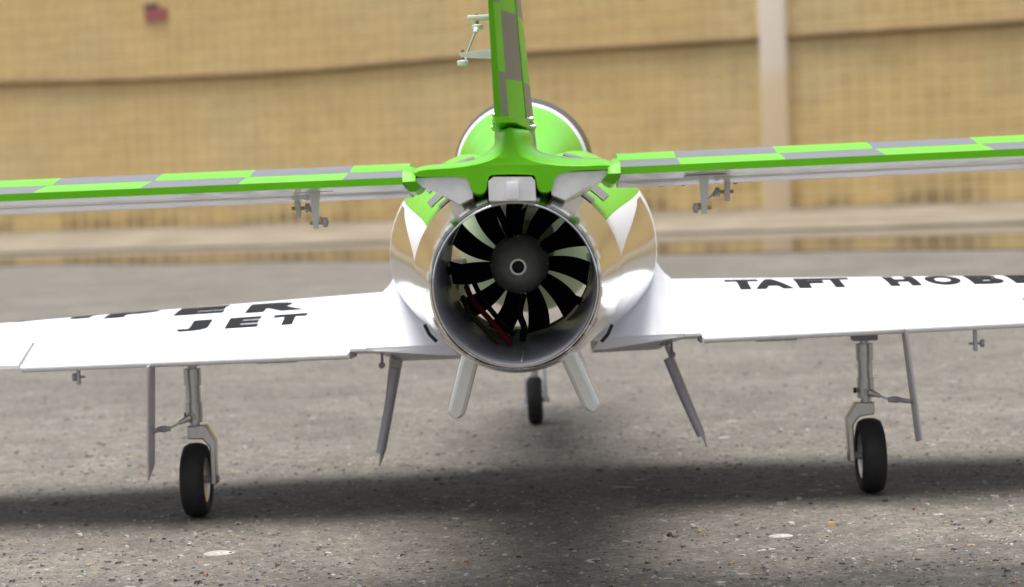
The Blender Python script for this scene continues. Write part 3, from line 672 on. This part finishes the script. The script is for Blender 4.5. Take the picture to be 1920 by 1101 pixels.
# ------------------------------------------------------------------ landing gear
def wheel(parent, c, r, wd, face):
    """tyre with rounded shoulders, rim on both sides; face = side of the fork"""
    t_ = MB(); hw = wd / 2
    t_.rev(c, (1, 0, 0), [(-hw * .72, r * .58), (-hw * .95, r * .68), (-hw, r * .80), (-hw * .85, r * .93), (-hw * .45, r * .99), (0, r), (hw * .45, r * .99), (hw * .85, r * .93), (hw, r * .80), (hw * .95, r * .68), (hw * .72, r * .58)], 48)
    t_.obj('tyre', RUBBER, parent, 50)
    t_ = MB(); t_.rev(c, (1, 0, 0), [(-hw * .6, r * .12), (-hw * .62, r * .5), (-hw * .8, r * .60), (0, r * .62), (hw * .8, r * .60), (hw * .62, r * .5), (hw * .6, r * .12)], 40, 0, (True, True)); t_.obj('rim', ALU, parent, 30)
for s in (-1, 1):
    X = -.3152 if s < 0 else .3145; Y = .527
    t_ = MB(); t_.rev((X, Y, .170), (0, 0, -1), [(0, .0045), (.030, .0045), (.0301, .0082), (.0455, .0082), (.0456, .0066), (.0470, .0066), (.0471, .0070), (.062, .0070), (.0621, .0080), (.0805, .0080), (.0807, .0050), (.088, .0050)], 28, 0, (True, True))
    leg = t_.obj('landing_gear_leg', ALU, jet, 30)
    t_ = MB(); t_.box((X - .0005, Y - .004, .1475), (.023, .02, .008), None, 0, .001); t_.box((X - .0005, Y - .004, .1535), (.029, .03, .006), None, 0, .001); t_.obj('mount_block', DDOOR, leg)
    t_ = MB(); t_.rev((X + s * .0015 * 1, Y - .0085, .0955), (0, -1, 0), [(-.002, .0042), (.003, .0042), (.0036, .0034)], 18, 0, (True, True)); t_.obj('pivot_boss', ALU, leg)
    t_ = MB(); t_.rev((X + s * .0015, Y - .0118, .0955), (0, -1, 0), [(0, .0018), (.0012, .0016)], 12, 0, (True, True)); t_.obj('pivot_screw', BRASS, leg)
    t_ = MB(); t_.rev((X - s * .0072 * -1 if s < 0 else X - .0095, Y, .0965), (-1 if s > 0 else -1, 0, 0), [(-.001, .0026), (.0018, .0026)], 12, 0, (True, True))
    t_.obj('set_screw', BLACK, leg)
    # fork plate on the inner side
    if s < 0: pf = [(-.3215, .0868), (-.3035, .0868), (-.2952, .0715), (-.2960, .0305), (-.3013, .0305), (-.3010, .0660), (-.3075, .0738), (-.3215, .0742)]
    else: pf = [(.3215, .0855), (.3040, .0855), (.2950, .0715), (.2965, .0300), (.3022, .0300), (.3012, .0650), (.3070, .0722), (.3215, .0745)]
    t_ = MB(); t_.prism([(x, Y - .0075, z) for x, z in pf], (0, .015, 0)); fk = t_.obj('fork', ALU, leg, 20)
    bv = fk.modifiers.new('bevel', 'BEVEL'); bv.width = .0012; bv.segments = 2
    t_ = MB(); t_.tube([(X, Y, .035), (-.2945 if s < 0 else .2955, Y, .035)], .0035, 16); t_.obj('axle', DDOOR, leg)
    wheel(leg, Vector((X - .0005 if s < 0 else .3172, Y, .0350)), .0350, .0228, -s)
    # outer door with its linkage
    t_ = MB()
    if s < 0: tp_, bt_ = Vector((-.3435, .47, .150)), Vector((-.3482, .47, .0485))
    else: tp_, bt_ = Vector((.3420, .47, .158)), Vector((.3527, .47, .0530))
    dx = Vector((s * .0012, .05, 0)); th = Vector((.0016, 0, 0)); wv = Vector((s * .0045, .058, 0))
    a_ = tp_ - wv / 2; b_ = tp_ + wv / 2; c_ = bt_ + wv / 2 + Vector((0, 0, .006 if s < 0 else -.003)); d_ = bt_ - wv / 2 + Vector((0, 0, -.003 if s < 0 else .006))
    t_.prism([a_, b_, c_, d_], th); dr = t_.obj('gear_door', DOOR, leg, 20)
    dx_ = -.3445 if s < 0 else .3425; zz = .0872 if s < 0 else .0895
    t_ = MB(); t_.tube([(s * .3488, .478, zz), (dx_ - s * .004, .498, zz)], .0022, 12); t_.tube([(dx_ - s * .003, .497, zz), (dx_ - s * .0075, .50, zz)], .0030, 12); t_.tube([(dx_, .497, zz), (dx_ - s * .0115, .50, zz)], .0024, 12); t_.obj('door_bracket', DOOR, dr)
    t_ = MB(); pa, pb2 = Vector((dx_ - s * .010, .50, zz)), Vector((X + s * .002, .512, .0955)); t_.tube([pa, pb2], .0010, 8); t_.obj('door_pushrod', STEEL, dr)
    t_ = MB(); t_.tube([pa.lerp(pb2, .50), pa.lerp(pb2, 1)], [.0018, .0034], 12); t_.obj('clevis', ALU, dr)
    # inner door, hinged at the wing root
    if s < 0: t0, t1, b1, b0 = (-.1245, .1515), (-.1205, .1395), (-.1375, .0600), (-.1403, .0462)
    else: t0, t1, b1, b0 = (.1245, .1520), (.1285, .1390), (.1565, .0655), (.1615, .0530)
    t_ = MB(); t_.prism([(t0[0], .48, t0[1]), (b0[0], .49, b0[1]), (b0[0] + .0012, .55, b0[1] + .008), (t0[0] + .006, .58, t0[1])], (.0014, .0, .0)); idr = t_.obj('belly_gear_door', DOOR, jet, 20)
    t_ = MB(); t_.tube([(t1[0], .478, t1[1] - .002), (t1[0] * .5 + b1[0] * .5 - s * .0008, .478, (t1[1] + b1[1]) / 2), (b1[0], .478, b1[1])], [.0040, .0042, .0038], 14); t_.obj('door_stiffener', DDOOR if s > 0 else DDOOR, idr)
    t_ = MB(); t_.box((t0[0] + .003, .50, .1505), (.014, .02, .004), None, 0, .001); t_.tube([(t0[0] + s * .009, .50, .153), (t0[0] + s * .0095, .50, .139)], .0012, 8); t_.rev((t0[0] + s * .0095, .495, .139), (0, 1, 0), [(0, .003), (.005, .003)], 12, 0, (True, True)); t_.obj('hinge', DDOOR, idr)
# nose gear
t_ = MB(); t_.rev((-.0035, 1.2, .17), (0, 0, -1), [(0, .005), (.075, .005), (.0755, .007), (.10, .007), (.101, .005), (.13, .005)], 20, 0, (True, True)); ng = t_.obj('nose_gear_leg', ALU, jet, 30)
wheel(ng, Vector((-.0035, 1.2, .0300)), .030, .019, 1)
t_ = MB(); t_.prism([(.0075, 1.19, .08), (.0125, 1.19, .08), (.0125, 1.19, .028), (.0075, 1.19, .028)], (0, .02, 0)); t_.prism([(-.016, 1.19, .06), (-.0135, 1.19, .06), (-.0135, 1.19, .025), (-.016, 1.19, .025)], (0, .02, 0)); t_.obj('nose_fork', WHITE, ng, 20)
t_ = MB(); t_.tube([(-.017, 1.2, .03), (.0145, 1.2, .03)], .0035, 12); t_.obj('axle', DDOOR, ng)
